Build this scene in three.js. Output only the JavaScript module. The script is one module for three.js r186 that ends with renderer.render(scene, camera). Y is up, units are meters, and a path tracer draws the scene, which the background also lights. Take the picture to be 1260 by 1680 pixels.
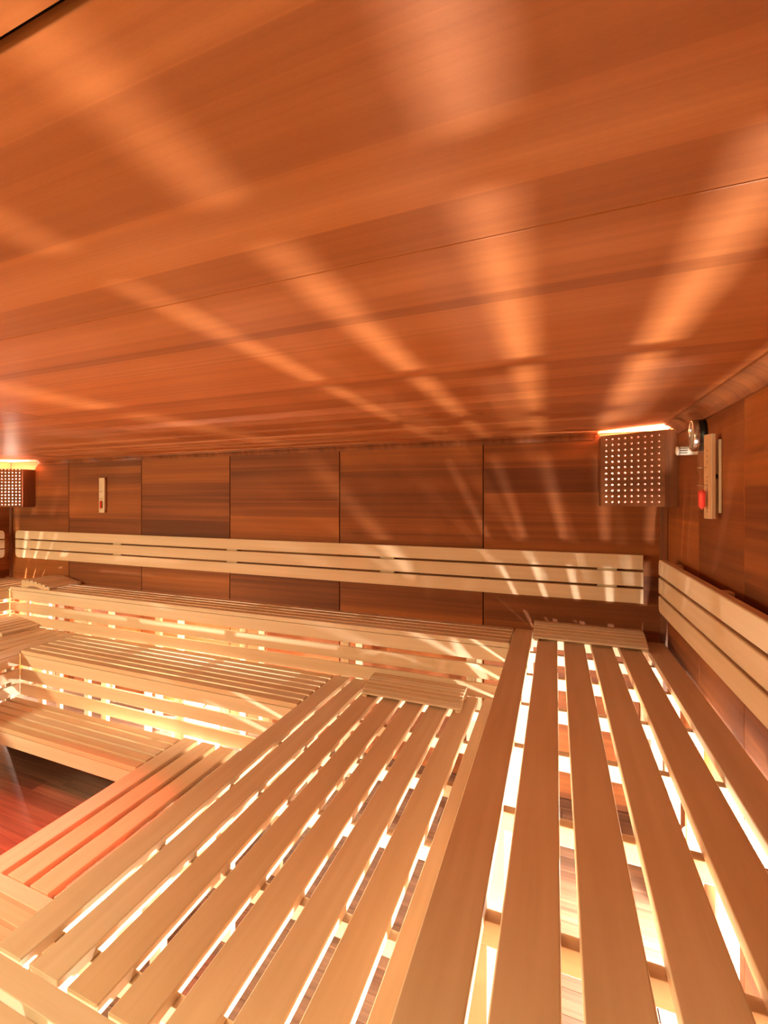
import * as THREE from 'three';
import { RectAreaLightUniformsLib } from 'three/addons/lights/RectAreaLightUniformsLib.js';

// ---------------------------------------------------------------- camera, renderer
const scene = new THREE.Scene();
scene.background = new THREE.Color(0x000000);
const F = 1040.44, PX = 95, PY = 820;                 // focal length and optical centre, in pixels of the 1260 x 1680 frame
const FULLW = 2330, FULLH = 1720;
const camera = new THREE.PerspectiveCamera(2 * Math.atan(FULLH / 2 / F) * 180 / Math.PI, FULLW / FULLH, 0.02, 60);
camera.setViewOffset(FULLW, FULLH, FULLW / 2 - PX, FULLH / 2 - PY, 1260, 1680);
camera.position.set(0, 1.62, 0);
camera.rotation.y = 38.14 * Math.PI / 180;
camera.updateProjectionMatrix();
const renderer = new THREE.WebGLRenderer({ antialias: true });
renderer.toneMapping = THREE.LinearToneMapping;
renderer.toneMappingExposure = 1.3;
renderer.shadowMap.enabled = true;
RectAreaLightUniformsLib.init();
renderer.shadowMap.type = THREE.PCFSoftShadowMap;

// light settings (the lamps themselves are built further down)
const WARM = new THREE.Color().setRGB(1.0, 0.87, 0.72);
const PINK = new THREE.Color().setRGB(1.0, 0.83, 0.72);
const RED = new THREE.Color().setRGB(1.0, 0.05, 0.04);
const BENCH_LAMPS = [
  // position, candela, where it is fixed, label
  [[0.27, 0.055, -1.80], 15, 'floor', 'round white lamp on the floor under the wide top bench at the right wall'],
  [[0.385, 0.42, -3.20], 5, 'right', 'round white lamp on the right wall under the top bench, near the far corner'],
  [[-1.80, 0.055, -3.50], 4.8, 'floor', 'round white lamp on the floor under the middle bench at the far wall'],
  [[-2.10, 0.12, -4.34], 6, 'back', 'round white lamp low on the far wall under the top bench'],
  [[-3.92, 0.42, -3.95], 6.5, 'left', 'round white lamp on the left wall under the top bench'],
  [[-0.62, 0.055, -0.75], 2, 'floor', 'unseen lamp on the floor under the near benches, placed to brighten the bottom left'],  // out of view, brightens the near benches at the bottom left
];
const CORNER_CD = 6, RED_CD = 36, UNSEEN_GLOBE_CD = 14, DOWN = [-2.0, -1.75], CORRIDOR = 24;  // red spot, globe and corridor strengths belong to unseen lamps

// ---------------------------------------------------------------- helpers
let seed = 7;
const rnd = () => { seed = (seed * 1664525 + 1013904223) >>> 0; return seed / 4294967296; };
const R = (a, b) => a + (b - a) * rnd();
const pick = (l) => l[Math.floor(rnd() * l.length) % l.length];
const used = new Map();
function numbered(n) { const k = used.get(n) || 0; used.set(n, k + 1); return k ? n + '_' + String(k).padStart(3, '0') : n; }
function shade(o) { o.traverse((c) => { if (c.isMesh) { c.castShadow = true; c.receiveShadow = true; } }); return o; }
function thing(name, label, category, pos = [0, 0, 0], group) {
  const g = new THREE.Group(); g.name = numbered(name); g.position.set(...pos);
  g.userData = { label, category }; if (group) g.userData.group = group;
  scene.add(g); return g;
}
function struct(name, label, category) { const g = thing(name, label, category); g.userData.kind = 'structure'; return g; }
function part(parent, name, geo, mat, pos, label) {
  const m = new THREE.Mesh(geo, mat); m.name = name; if (pos) m.position.set(...pos);
  if (label) m.userData.label = label;
  m.castShadow = m.receiveShadow = true; parent.add(m); return m;
}
// block with softened edges, uv in metres, grain along axis g; 24 vertices, 44 triangles
const geoCache = new Map();
function block(lx, ly, lz, g = 0, c = 0.002, variant = 0) {
  const key = [lx, ly, lz, g, c, variant].map((v) => v.toFixed(4)).join();
  if (geoCache.has(key)) return geoCache.get(key);
  const h = [lx / 2, ly / 2, lz / 2], P = [], N = [], U = [], id = {};
  const ou = variant * 0.731, ov = variant * 0.417;
  for (let n = 0; n < 3; n++) for (const s of [-1, 1]) for (const a of [-1, 1]) for (const b of [-1, 1]) {
    const i1 = (n + 1) % 3, i2 = (n + 2) % 3, p = [0, 0, 0], nn = [0, 0, 0], sg = [0, 0, 0];
    p[n] = s * h[n]; p[i1] = a * (h[i1] - c); p[i2] = b * (h[i2] - c); nn[n] = s; sg[n] = s; sg[i1] = a; sg[i2] = b;
    id[n + ':' + sg.join()] = P.length / 3; P.push(...p); N.push(...nn);
    const along = n === g ? i1 : g, across = [0, 1, 2].find((k) => k !== n && k !== along);
    U.push(p[along] + ou, p[across] + ov + n * 0.13);
  }
  const V = (n, sg) => id[n + ':' + sg.join()], I = [];
  const tri = (a, b, d) => { // wind outwards
    const A = P.slice(a * 3, a * 3 + 3), B = P.slice(b * 3, b * 3 + 3), D = P.slice(d * 3, d * 3 + 3);
    const e = B.map((v, i) => v - A[i]), f = D.map((v, i) => v - A[i]);
    const x = [e[1] * f[2] - e[2] * f[1], e[2] * f[0] - e[0] * f[2], e[0] * f[1] - e[1] * f[0]];
    const m = A.map((v, i) => v + B[i] + D[i]);
    (x[0] * m[0] + x[1] * m[1] + x[2] * m[2] >= 0 ? I.push(a, b, d) : I.push(a, d, b));
  };
  const quad = (a, b, d, e) => { tri(a, b, d); tri(b, e, d); };
  for (let n = 0; n < 3; n++) {
    const i1 = (n + 1) % 3, i2 = (n + 2) % 3;
    for (const s of [-1, 1]) { const w = (a, b) => { const g2 = [0, 0, 0]; g2[n] = s; g2[i1] = a; g2[i2] = b; return V(n, g2); }; quad(w(-1, -1), w(1, -1), w(-1, 1), w(1, 1)); }
    for (const a of [-1, 1]) for (const b of [-1, 1]) { // edge along n between faces i1 and i2
      const w = (face, s) => { const g2 = [0, 0, 0]; g2[n] = s; g2[i1] = a; g2[i2] = b; return V(face, g2); };
      quad(w(i1, -1), w(i1, 1), w(i2, -1), w(i2, 1));
    }
  }
  for (const a of [-1, 1]) for (const b of [-1, 1]) for (const d of [-1, 1]) { const g2 = [a, b, d]; tri(V(0, g2), V(1, g2), V(2, g2)); }
  const q = new THREE.BufferGeometry();
  q.setAttribute('position', new THREE.Float32BufferAttribute(P, 3));
  q.setAttribute('normal', new THREE.Float32BufferAttribute(N, 3));
  q.setAttribute('uv', new THREE.Float32BufferAttribute(U, 2));
  q.setIndex(I); geoCache.set(key, q); return q;
}
// a block given by its extents
function span(parent, name, mat, x0, x1, y0, y1, z0, z1, g, c, variant, label) {
  const o = parent.position;
  return part(parent, name, block(Math.abs(x1 - x0), Math.abs(y1 - y0), Math.abs(z1 - z0), g, c, variant), mat, [(x0 + x1) / 2 - o.x, (y0 + y1) / 2 - o.y, (z0 + z1) / 2 - o.z], label);
}

// ---------------------------------------------------------------- procedural wood
function hash(i, j, k) { let t = Math.imul(i * 374761393 + j * 668265263 + k * 2147483647, 1274126177) | 0; t = Math.imul(t ^ (t >>> 13), 1103515245); return ((t ^ (t >>> 16)) >>> 0) / 4294967296; }
function vnoise(x, y, px, py, k) {       // tileable value noise, period px, py
  const xi = Math.floor(x), yi = Math.floor(y), fx = x - xi, fy = y - yi, sx = fx * fx * (3 - 2 * fx), sy = fy * fy * (3 - 2 * fy);
  const X0 = ((xi % px) + px) % px, X1 = (X0 + 1) % px, Y0 = ((yi % py) + py) % py, Y1 = (Y0 + 1) % py;
  const a = hash(X0, Y0, k), b = hash(X1, Y0, k), c = hash(X0, Y1, k), d = hash(X1, Y1, k);
  return a + (b - a) * sx + (c - a) * sy + (a - b - c + d) * sx * sy;
}
function woodTexture({ w, h, sw, sh, base, dark, streak = 0.5, cloud = 0.3, bands = null, bandAmp = 0, fine = 0.15, k = 1, lf = 3, wave = 0.02 }) {
  const data = new Uint8Array(w * h * 4);
  let edges = null;
  if (bands) { // plank print: strips of differing tone
    edges = []; let y = 0, n = 0;
    while (y < 1) { const e = bands[0] + (bands[1] - bands[0]) * hash(n, 5, k); edges.push([y, hash(n, 9, k), n]); y += e / sh; n++; }
  }
  for (let j = 0; j < h; j++) {
    const v = j / h; let bt = 0, bn = 0;
    if (edges) { let e = edges[0]; for (const q of edges) if (q[0] <= v) e = q; bt = (e[1] - 0.5) * 2 * bandAmp; bn = e[2]; }
    for (let i = 0; i < w; i++) {
      const u = i / w;
      const sx = u + bn * 0.37;
      const warp = (vnoise(sx * lf * 2, v * 8, lf * 2, 8, k + 3) - 0.5) * wave;
      const vv = v + warp;
      const P1 = Math.round(sh * 60), P2 = Math.round(sh * 170), P3 = Math.round(sh * 420);
      let g = 0.55 * vnoise(sx * lf, vv * P1, lf, P1, k + 11) + 0.3 * vnoise(sx * lf * 2, vv * P2, lf * 2, P2, k + 12) + 0.15 * vnoise(sx * lf * 5, vv * P3, lf * 5, P3, k + 13);
      const cl = vnoise(sx * lf, v * Math.max(2, Math.round(sh * 9)), lf, Math.max(2, Math.round(sh * 9)), k + 21) - 0.5;
      const fi = hash(i, j, k + 31) - 0.5;
      let t = 0.5 + (g - 0.5) * streak * 2 + cl * cloud + fi * fine + bt;
      t = Math.min(1, Math.max(0, t));
      const o = (j * w + i) * 4;
      for (let c = 0; c < 3; c++) data[o + c] = Math.round(dark[c] + (base[c] - dark[c]) * t);
      data[o + 3] = 255;
    }
  }
  const t = new THREE.DataTexture(data, w, h); t.colorSpace = THREE.SRGBColorSpace; t.wrapS = t.wrapT = THREE.RepeatWrapping;
  t.magFilter = THREE.LinearFilter; t.minFilter = THREE.LinearMipmapLinearFilter; t.generateMipmaps = true; t.repeat.set(1 / sw, 1 / sh); t.needsUpdate = true;
  return t;
}
const std = (o) => new THREE.MeshStandardMaterial(o);
const phys = (o) => new THREE.MeshPhysicalMaterial(o);
const palePale = woodTexture({ w: 1024, h: 512, sw: 1.4, sh: 0.4, base: [235, 217, 193], dark: [220, 199, 169], streak: 0.42, cloud: 0.5, fine: 0.12, k: 2 });
const M = {
  pale: [0xffffff, 0xfaf3ea, 0xf6ece0, 0xfff7ee].map((c) => std({ map: palePale, color: c, roughness: 0.55 })),
  ceiling: phys({ map: woodTexture({ w: 1024, h: 2048, sw: 3.0, sh: 3.1, base: [204, 131, 76], dark: [156, 90, 46], streak: 0.28, cloud: 0.3, bands: [0.06, 0.2], bandAmp: 0.32, fine: 0.1, k: 4, lf: 2, wave: 0.004 }), roughness: 0.42 }),
  wall: phys({ map: woodTexture({ w: 1024, h: 1024, sw: 2.6, sh: 2.05, base: [172, 100, 46], dark: [108, 58, 27], streak: 0.34, cloud: 0.5, bands: [0.05, 0.16], bandAmp: 0.34, fine: 0.14, k: 9, lf: 2, wave: 0.01 }), roughness: 0.6, specularIntensity: 0.6 }),
  trim: std({ map: woodTexture({ w: 512, h: 256, sw: 1.5, sh: 0.3, base: [160, 96, 54], dark: [104, 58, 32], streak: 0.4, cloud: 0.4, fine: 0.14, k: 15, lf: 2 }), roughness: 0.45 }),
  floor: [[150, 118, 98], [138, 106, 88], [160, 128, 106]].map((b, i) => std({ map: woodTexture({ w: 512, h: 256, sw: 1.3, sh: 0.4, base: b, dark: b.map((v) => v * 0.62), streak: 0.5, cloud: 0.5, fine: 0.2, k: 40 + i * 7, lf: 3 }), roughness: 0.5 })),
  backing: std({ color: 0x2a1810, roughness: 0.9 }),
  lampWood: std({ map: woodTexture({ w: 512, h: 256, sw: 0.8, sh: 0.3, base: [150, 92, 54], dark: [100, 58, 34], streak: 0.35, cloud: 0.4, fine: 0.12, k: 52, lf: 2 }), roughness: 0.5 }),
  white: std({ color: 0xe9e2d6, roughness: 0.45 }),
  plaster: std({ color: 0xe8e0d4, roughness: 0.9 }),
  dark: std({ color: 0x141210, roughness: 0.4 }),
  chrome: std({ color: 0xd9d6d0, roughness: 0.16, metalness: 1 }),
  glass: phys({ color: 0xffffff, roughness: 0.03, transmission: 1, thickness: 0, ior: 1.45 }),
  sand: std({ color: 0xd8301c, roughness: 0.8 }),
};
const paleV = () => pick(M.pale);

// ---------------------------------------------------------------- room shell
const XL = -4.014, XR = 0.441, ZB = -4.40, ZF = 0.19, YC = 1.97, T = 0.1;
const backJ = [XL, -3.334, -2.606, -1.865, -1.113, -0.33, XR];
{ // floor: planks along x
  const f = struct('floor', 'grey brown wooden plank floor, lit red in the opening between the benches', 'floor');
  span(f, 'subfloor', M.backing, XL - T, XR + T, -0.12, -0.012, ZB - T, ZF + T, 0, 0.001, 0);
  const pw = 0.142, rows = Math.ceil((ZF - ZB) / pw);
  for (let r = 0; r < rows; r++) {
    const z1 = Math.min(ZF, ZB + (r + 1) * pw), z0 = ZB + r * pw; let x = XL - R(0, 1.1);
    while (x < XR) { const x1 = x + 1.28, a = Math.max(x, XL), b = Math.min(x1, XR); if (b - a > 0.03) span(f, 'plank', pick(M.floor), a + 0.0008, b - 0.0008, -0.012, 0, z0 + 0.0008, z1 - 0.0008, 0, 0.0012, 1 + Math.floor(R(0, 9))); x = x1; }
  }
}
{
  const c = struct('ceiling', 'low glossy orange wood ceiling with fine plank bands', 'ceiling');
  span(c, 'backing', M.backing, XL - T, XR + T, YC + 0.014, YC + 0.12, ZB - T, ZF + T, 0, 0.001, 0);
  const xj = [XL, -1.70, XR], zj = [[ZB, -1.022], [-1.018, -0.364], [-0.352, ZF]];
  zj.forEach(([z0, z1], k) => { for (let i = 0; i < 2; i++) span(c, 'panel', M.ceiling, xj[i] + (i ? 0.0012 : 0), xj[i + 1] - (i ? 0 : 0.0012), YC, YC + 0.013, z0, z1, 0, 0.0018, 0.3 + i + k * 0.37); });
}
{
  const w = struct('wall_back', 'far wall of dark brown wood panels with vertical joints', 'wall');
  span(w, 'backing', M.backing, XL - T, XR + T, -0.012, YC + 0.013, ZB - T, ZB - 0.013, 0, 0.001, 0);
  for (let i = 0; i < 6; i++) span(w, 'panel', M.wall, backJ[i] + 0.002, backJ[i + 1] - 0.002, 0.001, YC - 0.002, ZB - 0.012, ZB, 0, 0.0022, i * 1.37 + 0.4);
}
{
  const w = struct('wall_right', 'right wall of mid brown wood panels with vertical joints', 'wall');
  span(w, 'backing', M.backing, XR + 0.013, XR + T, -0.012, YC + 0.013, ZB - 0.012, ZF + T, 2, 0.001, 0);
  const zj = [ZB, -3.503, -2.747, -1.99, -1.23, -0.47, ZF];
  for (let i = 0; i < 6; i++) span(w, 'panel', M.wall, XR, XR + 0.012, 0.001, YC - 0.002, zj[i] + 0.002, zj[i + 1] - 0.002, 2, 0.0022, i * 1.91 + 0.15);
}
{
  const w = struct('wall_left', 'left wall of dark brown wood panels', 'wall');
  span(w, 'backing', M.backing, XL - T, XL - 0.013, -0.012, YC + 0.013, ZB - 0.012, ZF + T, 2, 0.001, 0);
  const zj = [ZB, -3.6, -2.85, -2.1, -1.35, -0.6, ZF];
  for (let i = 0; i < 6; i++) span(w, 'panel', M.wall, XL - 0.012, XL, 0.001, YC - 0.002, zj[i] + 0.002, zj[i + 1] - 0.002, 2, 0.0022, i * 1.53 + 0.7);
}
// near wall: unseen glass door, glazing and lit corridor behind the viewer, lighting the room
const DX = [-3.85, -2.50], GX = [-2.2, -0.1], GY = 1.02, TOPY = 1.90;
{
  const w = struct('wall_front', 'near wall of brown wood with an unseen glazed front, behind the viewer', 'wall');
  const box = (x0, x1, y0, y1) => { span(w, 'panel', M.wall, x0, x1, y0, y1, ZF, ZF + 0.05, 0, 0.002, x0 * 1.3); };
  box(XL, DX[0], 0.001, YC); box(DX[1], GX[0], 0.001, YC); box(GX[1], XR, 0.001, YC);
  box(GX[0], GX[1], 0.001, GY); box(GX[0], GX[1], TOPY, YC); box(DX[0], DX[1], TOPY, YC);
  const d = struct('door_1', 'unseen glass sauna door in the near wall, placed to let corridor light in', 'door');
  span(d, 'pane', M.glass, DX[0] + 0.01, DX[1] - 0.01, 0.01, TOPY - 0.01, ZF + 0.024, ZF + 0.028, 1, 0.001, 0);
  span(d, 'handle', M.trim, DX[1] - 0.16, DX[1] - 0.13, 0.8, 1.3, ZF - 0.04, ZF - 0.015, 1, 0.006, 1);
  for (const y of [0.85, 1.25]) span(d, 'handle_post', M.chrome, DX[1] - 0.152, DX[1] - 0.138, y - 0.007, y + 0.007, ZF - 0.015, ZF + 0.024, 2, 0.002, 1);
  const n = struct('window_1', 'unseen glass pane in the near wall, placed to let corridor light in', 'window');
  span(n, 'pane', M.glass, GX[0] + 0.004, GX[1] - 0.004, GY + 0.004, TOPY - 0.004, ZF + 0.024, ZF + 0.028, 1, 0.001, 0);
  const c = struct('unseen_corridor', 'unseen corridor outside the glass, white surfaces that bounce light into the room', 'wall');
  const zc = ZF + 0.1, ze = ZF + 1.9, hc = 2.5;
  span(c, 'far_side', M.plaster, XL - 0.2, XR + 0.2, -0.1, hc, ze, ze + 0.1, 0, 0.001, 0);
  for (const x of [XL - 0.2, XR + 0.1]) span(c, 'end', M.plaster, x, x + 0.1, -0.1, hc, zc, ze - 0.001, 0, 0.001, 0);
  span(c, 'corridor_floor', M.plaster, XL - 0.1, XR + 0.1, -0.1, -0.001, zc, ze, 0, 0.001, 0);
  span(c, 'corridor_ceiling', M.plaster, XL - 0.2, XR + 0.2, hc, hc + 0.1, zc, ze, 0, 0.001, 0);
  span(c, 'upper_wall', M.plaster, XL - 0.1, XR + 0.1, YC + 0.125, hc - 0.001, zc - 0.05, zc - 0.001, 0, 0.001, 0);
  for (const x of [-1.0]) {  // unseen lamp, softly lights the benches through the glass
    const g = thing('unseen_corridor_light', 'unseen ceiling light panel in the corridor, placed to light the benches through the glass', 'lamp', [x, hc - 0.002, ZF + 0.9]);
    part(g, 'diffuser', block(1.2, 0.02, 0.5, 0, 0.002), std({ color: 0xffffff, emissive: new THREE.Color().setRGB(1, 0.93, 0.54), emissiveIntensity: 3 }), [0, -0.012, 0]);
    part(g, 'housing', block(1.24, 0.012, 0.54, 0, 0.002), M.white, [0, -0.0065, 0]);
    const l = new THREE.RectAreaLight(new THREE.Color().setRGB(1, 0.93, 0.54), CORRIDOR, 1.2, 0.5); l.position.set(0, -0.026, 0); l.rotation.x = -Math.PI / 2; g.add(l);
  }
}
function cove(len, s) { // concave-fronted strip, extruded along +z, corner at the origin, filling -x / -y
  const sh = new THREE.Shape(); sh.moveTo(0, 0); sh.lineTo(-s, 0); sh.lineTo(-s, -s * 0.16); sh.quadraticCurveTo(-s * 0.38, -s * 0.38, -s * 0.16, -s); sh.lineTo(0, -s); sh.closePath();
  return new THREE.ExtrudeGeometry(sh, { depth: len, bevelEnabled: false, curveSegments: 8 });
}
{
  const t1 = struct('trim_1', 'brown wooden cove moulding where the right wall meets the ceiling', 'trim');
  part(t1, 'moulding', cove(3.98, 0.05), M.trim, [XR, YC, -4.0]);
  const t2 = struct('trim_2', 'brown wooden moulding where the far wall meets the ceiling', 'trim');
  const m2 = part(t2, 'moulding', cove(3.83, 0.032), M.trim, [-3.67, YC, ZB]); m2.rotation.y = Math.PI / 2;
  const t3 = struct('trim_3', 'slim brown corner batten in the far right corner', 'trim');
  span(t3, 'batten', M.trim, XR - 0.028, XR, 0, 1.6, ZB, ZB + 0.028, 1, 0.003, 1);
  const t4 = struct('trim_4', 'slim brown corner batten in the far left corner', 'trim');
  span(t4, 'batten', M.trim, XL, XL + 0.028, 0, 1.55, ZB, ZB + 0.028, 1, 0.003, 2);
}

// ---------------------------------------------------------------- benches
const TH = 0.028, BB = 0.0735, BG = 0.0245;      // slat thickness, fascia board height and gap
const UP = 0.90, MID = 0.60, LOW = 0.305;
// axis: the way the slats run. c0: first slat edge, n slats, p pitch, w width; a0..a1 length. face: side the boards hang on (+1 / -1), fr: its range, boards: how many
function bench(label, { axis, a0, a1, c0, n, p, w, top, battens, face, fr, boards, group, kick }) {
  const mid = (a0 + a1) / 2, cm = c0 + ((n - 1) * p + w) / 2, X = axis === 'x';
  const g = thing('sauna_bench', label, 'bench', X ? [mid, 0, cm] : [cm, 0, mid], group);
  const put = (name, mat, A0, A1, C0, C1, y0, y1, ga, c, v) => X ? span(g, name, mat, A0, A1, y0, y1, C0, C1, ga, c, v) : span(g, name, mat, C0, C1, y0, y1, A0, A1, ga, c, v);
  const along = X ? 0 : 2, across = X ? 2 : 0, c1 = c0 + (n - 1) * p + w;
  for (let i = 0; i < n; i++) put('slat', paleV(), a0, a1, c0 + i * p, c0 + i * p + w, top - TH, top, along, 0.003, 1 + Math.floor(R(0, 8)));
  const fc = face > 0 ? c1 : c0;                       // outer face of the boards
  const inner = fc - face * 0.024;
  const low = top - TH - 0.0005 - 0.046;
  for (const b of battens) {
    const lo = face > 0 ? c0 + 0.004 : inner + 0.002, hi = face > 0 ? inner - 0.002 : c1 - 0.004;
    put('batten', paleV(), b - 0.0225, b + 0.0225, lo, hi, low, top - TH - 0.0004, across, 0.002, 1 + Math.floor(R(0, 5)));
    const pf = face > 0 ? inner - 0.06 : inner + 0.02, pb = kick ? (face > 0 ? kick[0] - 0.05 : kick[0] + 0.01) : face > 0 ? c0 + 0.055 : c1 - 0.095;
    for (const q of kick ? [pb] : [pf, pb]) put('leg', paleV(), b - 0.02, b + 0.02, q, q + 0.04, 0.0005, low - 0.0005, 1, 0.002, 1 + Math.floor(R(0, 5)));
  }
  if (kick) put('kickboard', M.trim, kick[1], kick[2], kick[0] - 0.008, kick[0] + 0.008, 0.0005, top - TH - 0.05, along, 0.002, 2);  // mostly hidden board, keeps lamp light off the floor under low benches
  if (boards) for (let k = 0; k < boards; k++) {
    const y1 = top - TH - 0.001 - k * (BB + BG), y0 = y1 - BB;
    put('fascia_board', paleV(), fr[0], fr[1], Math.min(fc, fc - face * 0.022), Math.max(fc, fc - face * 0.022), y0, y1, along, 0.002, 1 + Math.floor(R(0, 8)));
  }
  return g;
}
const ladder = (a, b, s) => { const o = []; for (let v = a; v <= b + 1e-6; v += s) o.push(v); return o; };
const zB = [-4.30, -3.89, -3.39, -2.89, -2.39, -1.88, -1.38, -0.88, -0.42];
bench('wide top bench of long pale slats along the right wall', { axis: 'z', a0: -4.385, a1: 0.165, c0: -0.180, n: 6, p: 0.1055, w: 0.081, top: UP, battens: zB, face: -1, fr: [-3.905, -0.36], boards: 3 });
bench('narrow top bench of pale slats running along the far wall', { axis: 'x', a0: -3.576, a1: -0.184, c0: -4.385, n: 5, p: 0.0995, w: 0.077, top: UP, battens: ladder(-3.45, -0.3, 0.62), face: 1, fr: [-3.576, -0.184], boards: 3 });
bench('top bench along the left wall, only its far end in view', { axis: 'z', a0: -4.385, a1: -1.2, c0: -4.008, n: 5, p: 0.089, w: 0.072, top: UP, battens: [-4.25, -3.7, -3.1, -2.5, -1.9, -1.35], face: 1, fr: [-3.905, -1.2], boards: 3 });
bench('middle bench of eight long slats below the right top bench', { axis: 'z', a0: -3.902, a1: -1.055, c0: -1.012, n: 8, p: 0.103, w: 0.079, top: MID, battens: [-3.76, -3.25, -2.74, -2.22, -1.7, -1.2], face: -1, fr: [-3.225, -1.05], boards: 3 });
bench('middle bench of seven slats along the far side', { axis: 'x', a0: -2.86, a1: -1.016, c0: -3.897, n: 7, p: 0.0985, w: 0.076, top: MID, battens: ladder(-2.72, -1.1, 0.51), face: 1, fr: [-2.862, -1.014], boards: 3 });
bench('middle bench along the left side with a headrest at its end', { axis: 'z', a0: -3.902, a1: -1.2, c0: -3.562, n: 7, p: 0.1033, w: 0.078, top: MID, battens: [-3.75, -3.2, -2.6, -2.0, -1.35], face: 1, fr: [-3.228, -1.2], boards: 3 });
bench('low step bench of wide slats below the right middle bench, tinted red', { axis: 'z', a0: -3.20, a1: -1.643, c0: -1.618, n: 6, p: 0.103, w: 0.079, top: LOW, battens: [-3.05, -2.55, -2.1, -1.72], face: -1, fr: [-2.68, -1.64], boards: 1, kick: [-1.20, -3.08, -1.65] });
bench('low step bench of slats along the far side beside the bare floor', { axis: 'x', a0: -2.835, a1: -1.622, c0: -3.157, n: 5, p: 0.0985, w: 0.078, top: LOW, battens: [-2.7, -2.2, -1.75], face: 1, fr: [-2.835, -1.622], boards: 1, kick: [-3.07, -2.835, -1.22] });
bench('middle bench of crosswise slats at the near side, bottom left of the view', { axis: 'x', a0: -2.4, a1: -0.190, c0: -1.045, n: 7, p: 0.0985, w: 0.078, top: MID, battens: ladder(-2.3, -0.25, 0.5), face: -1, fr: [-2.4, -1.02], boards: 3 });
bench('low step bench of crosswise slats at the near side, glowing red', { axis: 'x', a0: -2.4, a1: -1.03, c0: -1.635, n: 6, p: 0.0985, w: 0.079, top: LOW, battens: [-2.3, -1.8, -1.2], face: -1, fr: [-2.4, -1.622], boards: 1, kick: [-1.2, -2.4, -1.22] });
bench('top bench along the near wall below the viewer', { axis: 'x', a0: -2.4, a1: -0.184, c0: -0.355, n: 5, p: 0.0995, w: 0.077, top: UP, battens: ladder(-2.3, -0.3, 0.5), face: -1, fr: [-2.4, -0.184], boards: 3 });

// ---------------------------------------------------------------- backrests: three boards on blocks
function roundedBoard(len, h, th, rl, rr) {  // rl / rr: which corners are rounded at the start / the end: 't', 'b' or ''
  const r = 0.042, s = new THREE.Shape(), x0 = 0, x1 = len, y0 = 0, y1 = h;
  s.moveTo(x0 + (rl === 'b' ? r : 0), y0);
  s.lineTo(x1 - (rr === 'b' ? r : 0), y0); if (rr === 'b') s.quadraticCurveTo(x1, y0, x1, y0 + r);
  s.lineTo(x1, y1 - (rr === 't' ? r : 0)); if (rr === 't') s.quadraticCurveTo(x1, y1, x1 - r, y1);
  s.lineTo(x0 + (rl === 't' ? r : 0), y1); if (rl === 't') s.quadraticCurveTo(x0, y1, x0, y1 - r);
  s.lineTo(x0, y0 + (rl === 'b' ? r : 0)); if (rl === 'b') s.quadraticCurveTo(x0, y0, x0 + r, y0);
  const b = 0.004;
  const g = new THREE.ExtrudeGeometry(s, { depth: th - 2 * b, bevelEnabled: true, bevelThickness: b, bevelSize: b, bevelOffset: -b, bevelSegments: 3, curveSegments: 8 });
  g.translate(0, 0, b); return g;
}
function backrest(label, len, blocks, rl, rr, pos, turn) {   // built along +x, front towards +z, wall at z = 0
  const g = thing('backrest', label, 'backrest', pos); g.rotation.y = turn;
  const h = 0.0745, gap = 0.0115;
  ['b', '', 't'].forEach((c, k) => part(g, 'board', roundedBoard(len, h, 0.026, rl && c, rr && c), paleV(), [0, k * (h + gap), 0.034]));
  for (const x of blocks) part(g, 'support_block', block(0.078, 0.225, 0.033, 1, 0.002, 3), M.pale[1], [x, 0.123, 0.0168]);
}
backrest('long pale three-board backrest along the far wall', 0.348 + 3.906, [0.12, 1.09, 2.07, 3.08, 4.116], 't', '', [-3.906, 1.094, ZB + 0.001], 0);
backrest('pale three-board backrest on the right wall, rounded at its far end', 4.1, [0.18, 1.2, 2.2, 3.2, 3.95], 't', '', [XR - 0.001, 1.094, -4.095], Math.PI / 2 * -1);
backrest('pale three-board backrest on the left wall, end just in view', 2.9, [0.18, 1.2, 2.2], '', 't', [XL + 0.001, 1.094, -1.35], Math.PI / 2);

// ---------------------------------------------------------------- headrests
function headrest(label, pos, turn) {      // length along x, low edge towards +z, high edge at z = -0.30
  const g = thing('headrest', label, 'headrest', pos, 'slatted wooden headrests'); g.rotation.y = turn;
  const L = 0.435, W = 0.30, H = 0.066, N = 7;
  const y = (s) => 0.022 + (H - 0.022) * Math.sin(Math.min(1, s * 1.12) * Math.PI / 2) - 0.016 * Math.max(0, s - 0.7);   // s from 0 (low edge) to 1
  for (const e of [-1, 1]) {               // end boards with an arched cut-out
    const sh = new THREE.Shape(); sh.moveTo(0, 0); sh.lineTo(0, y(0) - 0.012);
    for (let i = 1; i <= 12; i++) sh.lineTo(W * i / 12, y(i / 12) - 0.0125);
    sh.lineTo(W, 0); sh.lineTo(W * 0.8, 0); sh.quadraticCurveTo(W * 0.6, 0.034, W * 0.3, 0); sh.closePath();
    const q = new THREE.ExtrudeGeometry(sh, { depth: 0.02, bevelEnabled: false });
    q.rotateY(Math.PI / 2); q.translate(e > 0 ? L / 2 - 0.022 : -L / 2 + 0.002, 0, 0);
    part(g, 'end_board', q, M.pale[2]);
  }
  for (let i = 0; i < N; i++) {
    const s0 = (i + 0.02) / N, s1 = (i + 0.84) / N, z0 = -W * s0, z1 = -W * s1, ya = y(s0), yb = y(s1);
    const m = part(g, 'slat', block(L, 0.012, Math.hypot(z1 - z0, yb - ya), 0, 0.003, 1 + i), M.pale[i % 4], [0, (ya + yb) / 2 - 0.006, (z0 + z1) / 2]);
    m.rotation.x = Math.atan2(yb - ya, -(z1 - z0));
  }
}
headrest('slatted headrest at the far end of the right top bench', [0.126, UP + 0.0005, -4.055], 0);
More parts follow.
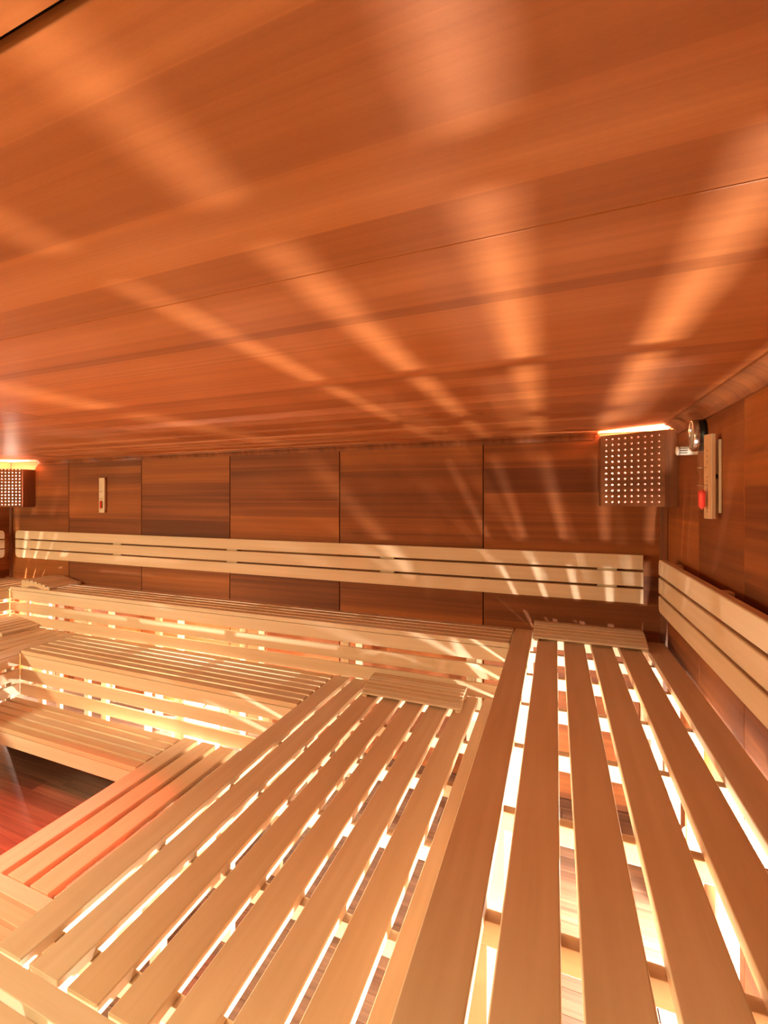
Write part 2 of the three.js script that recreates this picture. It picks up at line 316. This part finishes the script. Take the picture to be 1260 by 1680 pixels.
headrest('slatted headrest at the far end of the right middle bench', [-0.575, MID + 0.0005, -3.565], 0);
headrest('slatted headrest in the far left corner on the top bench', [-3.17, UP + 0.0005, -4.145], Math.PI / 2);
headrest('slatted headrest at the far end of the left middle bench', [-3.245, MID + 0.0005, -3.675], Math.PI / 2);

// ---------------------------------------------------------------- corner lamps: perforated wooden boards across a corner
function cornerLamp(label, P1, P2, y0, y1, side) {   // P1 on the far-wall side, P2 on the side-wall side
  const dx = P2[0] - P1[0], dz = P2[1] - P1[1], L = Math.hypot(dx, dz), H = y1 - y0;
  const g = thing('corner_lamp', label, 'lamp', [(P1[0] + P2[0]) / 2, y0, (P1[1] + P2[1]) / 2]);
  // front board: normal faces the room
  const turn = side > 0 ? -Math.PI / 4 : Math.PI / 4;
  const sh = new THREE.Shape(); sh.moveTo(-L / 2, 0); sh.lineTo(L / 2, 0); sh.lineTo(L / 2, H); sh.lineTo(-L / 2, H); sh.closePath();
  for (let i = 0; i < 9; i++) for (let j = 0; j < 12; j++) {
    const h = new THREE.Path(); h.absarc((i - 4) * 0.0312, 0.022 + j * 0.0283, 0.0050, 0, Math.PI * 2, true); sh.holes.push(h);
  }
  const q = new THREE.ExtrudeGeometry(sh, { depth: 0.01, bevelEnabled: false, curveSegments: 6 }); q.translate(0, 0, -0.01);
  const fr = part(g, 'perforated_board', q, M.lampWood); fr.rotation.y = turn;
  const o = g.position;
  // side boards to the two walls and a floor board with a rim of light above only
  const wallX = side > 0 ? XR : XL;
  span(g, 'side_board', M.lampWood, Math.min(P2[0], wallX - side * 0.0001), Math.max(P2[0], wallX - side * 0.0001), y0, y1, P2[1] - 0.011, P2[1] - 0.001, 1, 0.001, 3);
  span(g, 'side_board', M.lampWood, side > 0 ? P1[0] : P1[0] - 0.011, side > 0 ? P1[0] + 0.011 : P1[0], y0, y1, ZB + 0.001, P1[1] - 0.011, 1, 0.001, 4);
  const bs = new THREE.Shape(), e = side * 0.004; // five-sided bottom board, seen from above (x, z)
  [[P1[0] + side * 0.013, P1[1] - 0.012], [P1[0] + side * 0.013, ZB + 0.002], [wallX - side * 0.002, ZB + 0.002], [wallX - side * 0.002, P2[1] - 0.013], [P2[0] - e, P2[1] - 0.013]].forEach(([x, z], i) => (i ? bs.lineTo(x - o.x, -(z - o.z)) : bs.moveTo(x - o.x, -(z - o.z))));
  bs.closePath();
  const bq = new THREE.ExtrudeGeometry(bs, { depth: 0.008, bevelEnabled: false }); bq.rotateX(-Math.PI / 2);
  part(g, 'bottom_board', bq, M.lampWood, [0, 0.002, 0]);
  // frosted sheet behind the holes
  const sheet = part(g, 'diffuser', new THREE.PlaneGeometry(L - 0.03, H - 0.01), lampSheet, [0, H / 2, 0]); sheet.rotation.y = turn; sheet.translateZ(-0.022);
  const cx = (side > 0 ? XR - 0.1 : XL + 0.1) - o.x, cz = ZB + 0.1 - o.z;
  const bulb = part(g, 'bulb', bulbGeo, bulbMat, [cx, 0.12, cz]);
  const cap = part(g, 'socket', new THREE.CylinderGeometry(0.016, 0.02, 0.05, 16), M.white, [cx, 0.072, cz]);
  const arm = part(g, 'bracket', block(0.02, 0.02, 0.1, 2, 0.002), M.white, [cx, 0.055, cz - 0.048]);
  const l = new THREE.PointLight(PINK, CORNER_CD); l.position.set(cx, 0.12, cz); l.castShadow = true; l.shadow.radius = 1.5; g.add(l);
}
const bulbGeo = new THREE.SphereGeometry(0.03, 20, 14);
const bulbMat = std({ color: 0xffffff, emissive: new THREE.Color().setRGB(1, 0.85, 0.68), emissiveIntensity: 12 });
const lampSheet = phys({ color: 0xfff4e8, roughness: 0.5, transmission: 0.7, thickness: 0, emissive: new THREE.Color().setRGB(1, 0.85, 0.68), emissiveIntensity: 0.5, side: THREE.DoubleSide });
cornerLamp('perforated wooden corner lamp glowing in the far right corner', [0.180, -4.246], [0.396, -4.03], 1.588, 1.944, 1);
cornerLamp('perforated wooden corner lamp in the far left corner, cut by the frame', [-3.715, -4.22], [-3.925, -4.01], 1.555, 1.892, -1);

// ---------------------------------------------------------------- under-bench lamps
const benchBulb = new THREE.SphereGeometry(0.026, 24, 16);
const benchGlow = std({ color: 0xffffff, emissive: new THREE.Color().setRGB(1, 0.82, 0.62), emissiveIntensity: 14 });
const footGeo = new THREE.LatheGeometry([[0, 0], [0.05, 0], [0.05, 0.008], [0.03, 0.016], [0.022, 0.03], [0, 0.03]].map((p) => new THREE.Vector2(...p)), 24);
for (const [p, cd, where, label] of BENCH_LAMPS) {
  const off = 0.052;
  const dir = { floor: [0, 1, 0], right: [-1, 0, 0], left: [1, 0, 0], back: [0, 0, 1] }[where];
  const g = thing('bench_lamp', label, 'lamp', p, 'lamps under the benches');
  part(g, 'bulb', benchBulb, benchGlow);
  const b = part(g, 'lamp_base', footGeo, M.white, dir.map((v) => -v * off));
  if (where === 'right') b.rotation.z = Math.PI / 2; if (where === 'left') b.rotation.z = -Math.PI / 2; if (where === 'back') b.rotation.x = Math.PI / 2;
  const l = new THREE.PointLight(WARM, cd); l.castShadow = true; l.shadow.radius = 1.2; g.add(l);
}
{ // unseen colour-light spot left of the frame, reddens the floor and low slats
  const g = thing('unseen_downlight', 'unseen red colour-light spot in the ceiling left of the frame, placed to redden the floor and low slats', 'lamp', [DOWN[0], YC, DOWN[1]]);
  const lathe = (pts) => new THREE.LatheGeometry(pts.map((p) => new THREE.Vector2(...p)), 32);
  part(g, 'ring', lathe([[0.05, 0], [0.065, -0.001], [0.066, -0.005], [0.055, -0.008], [0.05, -0.006], [0.05, 0]]), M.chrome);
  part(g, 'lens', lathe([[0, -0.004], [0.0495, -0.004], [0.0495, -0.0005], [0, -0.0005]]), std({ color: 0xff6a50, emissive: RED.clone(), emissiveIntensity: 8 }));
  const l = new THREE.SpotLight(RED, RED_CD, 0, 34 * Math.PI / 180, 0.9); l.position.set(0, -0.05, 0); l.target.position.set(0.12, -1.7, 0); l.castShadow = true; l.shadow.radius = 2; g.add(l); g.add(l.target);
}

{ // unseen globe lamp on the left wall, placed to light benches and backrests
  const g = thing('unseen_globe_lamp', 'unseen globe wall lamp left of the frame, placed to light the benches and backrests', 'lamp', [XL + 0.0005, 1.5, -0.45]);
  part(g, 'wall_plate', new THREE.CylinderGeometry(0.06, 0.06, 0.015, 32).rotateZ(Math.PI / 2), M.chrome, [0.0078, 0, 0]);
  part(g, 'arm', new THREE.CylinderGeometry(0.009, 0.009, 0.06, 16).rotateZ(Math.PI / 2), M.chrome, [0.045, 0, 0]);
  part(g, 'globe', new THREE.SphereGeometry(0.09, 32, 20), std({ color: 0xffffff, roughness: 0.6, emissive: new THREE.Color().setRGB(1, 0.93, 0.54), emissiveIntensity: 5 }), [0.162, 0, 0]);
  const l = new THREE.PointLight(new THREE.Color().setRGB(1, 0.93, 0.54), UNSEEN_GLOBE_CD); l.position.set(0.162, 0, 0); l.castShadow = true; l.shadow.radius = 4.4; g.add(l);
}

// ---------------------------------------------------------------- things on the walls
function timerFace() {
  const c = document.createElement('canvas'); c.width = 128; c.height = 640; const x = c.getContext('2d');
  x.fillStyle = '#e0b489'; x.fillRect(0, 0, 128, 640);
  for (let i = 0; i < 700; i++) { x.fillStyle = `rgba(150,95,50,${0.02 + 0.05 * rnd()})`; x.fillRect(128 * rnd(), 640 * rnd(), 1.5, 30 + 90 * rnd()); }
  x.fillStyle = '#3a2415';
  for (let k = 0; k < 3; k++) { x.fillRect(56, 118 + k * 44, 16, 4); x.fillRect(62, 112 + k * 44, 4, 16); }
  x.fillRect(40, 322, 48, 3);
  let y = 345; while (y < 600) { const h = 4 + 10 * rnd(); x.fillRect(60 - 3 * rnd(), y, 9, h); y += h + (rnd() < 0.2 ? 14 : 4); }
  const t = new THREE.CanvasTexture(c); t.colorSpace = THREE.SRGBColorSpace; return t;
}
const faceMat = std({ map: timerFace(), roughness: 0.6 });
function sandTimer(label, pos, turn, yaw, print) {  // back plate on the wall at z = 0, front towards +z, centre at the origin
  const g = thing('sand_timer', label, 'sand timer', pos, 'sand timers'); g.rotation.y = turn;
  part(g, 'back_plate', block(0.046, 0.25, 0.007, 1, 0.001, 2), M.pale[0], [0, 0, 0.0036]);
  part(g, 'pivot', new THREE.CylinderGeometry(0.008, 0.008, 0.018, 16).rotateX(Math.PI / 2), M.dark, [0, 0, 0.0155]);
  const b = part(g, 'rotating_board', block(0.056, 0.29, 0.011, 1, 0.0015, 4), M.pale[3], [0, 0, 0.0255]); b.rotation.y = yaw;
  if (print) part(b, 'printed_scale', new THREE.PlaneGeometry(0.05, 0.284), faceMat, [0, 0, 0.0062]);
  const prof = [[0.0015, 0], [0.004, 0.004], [0.0095, 0.02], [0.0105, 0.05], [0.0105, 0.105], [0.004, 0.114], [0, 0.116]];
  const pts = [...prof.slice().reverse().map(([r, y]) => new THREE.Vector2(r, -y)), ...prof.map(([r, y]) => new THREE.Vector2(r, y))];
  part(b, 'glass_tube', new THREE.LatheGeometry(pts, 20), M.glass, [0, 0, 0.02]);
  part(b, 'red_sand', new THREE.LatheGeometry([[0, -0.113], [0.0085, -0.104], [0.0092, -0.06], [0.0088, -0.05], [0, -0.044]].map((p) => new THREE.Vector2(...p)), 18), M.sand, [0, 0, 0.02], 'red sand in the lower bulb');
  for (const s of [-1, 1]) part(b, 'clip', new THREE.TorusGeometry(0.0115, 0.0015, 8, 20).rotateX(Math.PI / 2), M.chrome, [0, s * 0.03, 0.02]);
}
sandTimer('wooden sand timer with red sand on the right wall', [XR - 0.0005, 1.70, -3.09], -Math.PI / 2, 0.2, true);
sandTimer('wooden sand timer with red sand on the far wall, at the left', [-2.968, 1.658, ZB + 0.0005], 0, 0, false);
{ // round gauge on the right wall
  const g = thing('round_gauge', 'round chrome and black wall gauge beside the right corner lamp', 'gauge', [XR - 0.0005, 1.863, -3.375]);
  g.rotation.z = Math.PI / 2;   // its axis, +y, points away from the wall
  const lathe = (pts, n = 48) => new THREE.LatheGeometry(pts.map((p) => new THREE.Vector2(...p)), n);
  part(g, 'case', lathe([[0, 0], [0.055, 0], [0.0585, 0.003], [0.0595, 0.02], [0, 0.02]]), M.dark, undefined, 'black case');
  part(g, 'chrome_ring', lathe([[0.0595, 0.0202], [0.0605, 0.022], [0.0605, 0.034], [0.058, 0.0375], [0.053, 0.0375], [0.052, 0.033], [0.052, 0.0202], [0.0595, 0.0202]]), M.chrome);
  part(g, 'dial', lathe([[0, 0.0262], [0.0515, 0.0262], [0.0515, 0.0215], [0, 0.0215]]), M.white);
  part(g, 'needle', block(0.003, 0.0012, 0.05, 2, 0.0003), M.dark, [0.0, 0.0285, 0.015]);
  part(g, 'glass_cover', lathe([[0.0515, 0.034], [0.045, 0.0385], [0.03, 0.042], [0.015, 0.0438], [0, 0.0443]]), M.glass);
}
{ // slotted white sensor
  const g = thing('wall_sensor', 'small slotted white sensor sticking out of the right wall', 'sensor', [XR - 0.0005, 1.816, -3.53]);
  g.rotation.z = Math.PI / 2;
  const core = part(g, 'core', new THREE.CylinderGeometry(0.012, 0.012, 0.052, 20), M.dark, [0, 0.03, 0]);
  part(g, 'base', new THREE.CylinderGeometry(0.018, 0.018, 0.03, 28), M.white, [0, 0.015, 0]);
  part(g, 'cap', new THREE.LatheGeometry([[0, 0], [0.018, 0], [0.018, 0.006], [0.015, 0.01], [0, 0.01]].map((p) => new THREE.Vector2(...p)), 28), M.white, [0, 0.052, 0]);
  for (let i = 0; i < 10; i++) { const a = i / 10 * Math.PI * 2; const r = part(g, 'rib', block(0.004, 0.022, 0.006, 1, 0.0008), M.white, [Math.cos(a) * 0.0155, 0.041, Math.sin(a) * 0.0155]); r.rotation.y = -a; }
}

shade(scene);
scene.updateMatrixWorld(true);
renderer.render(scene, camera);
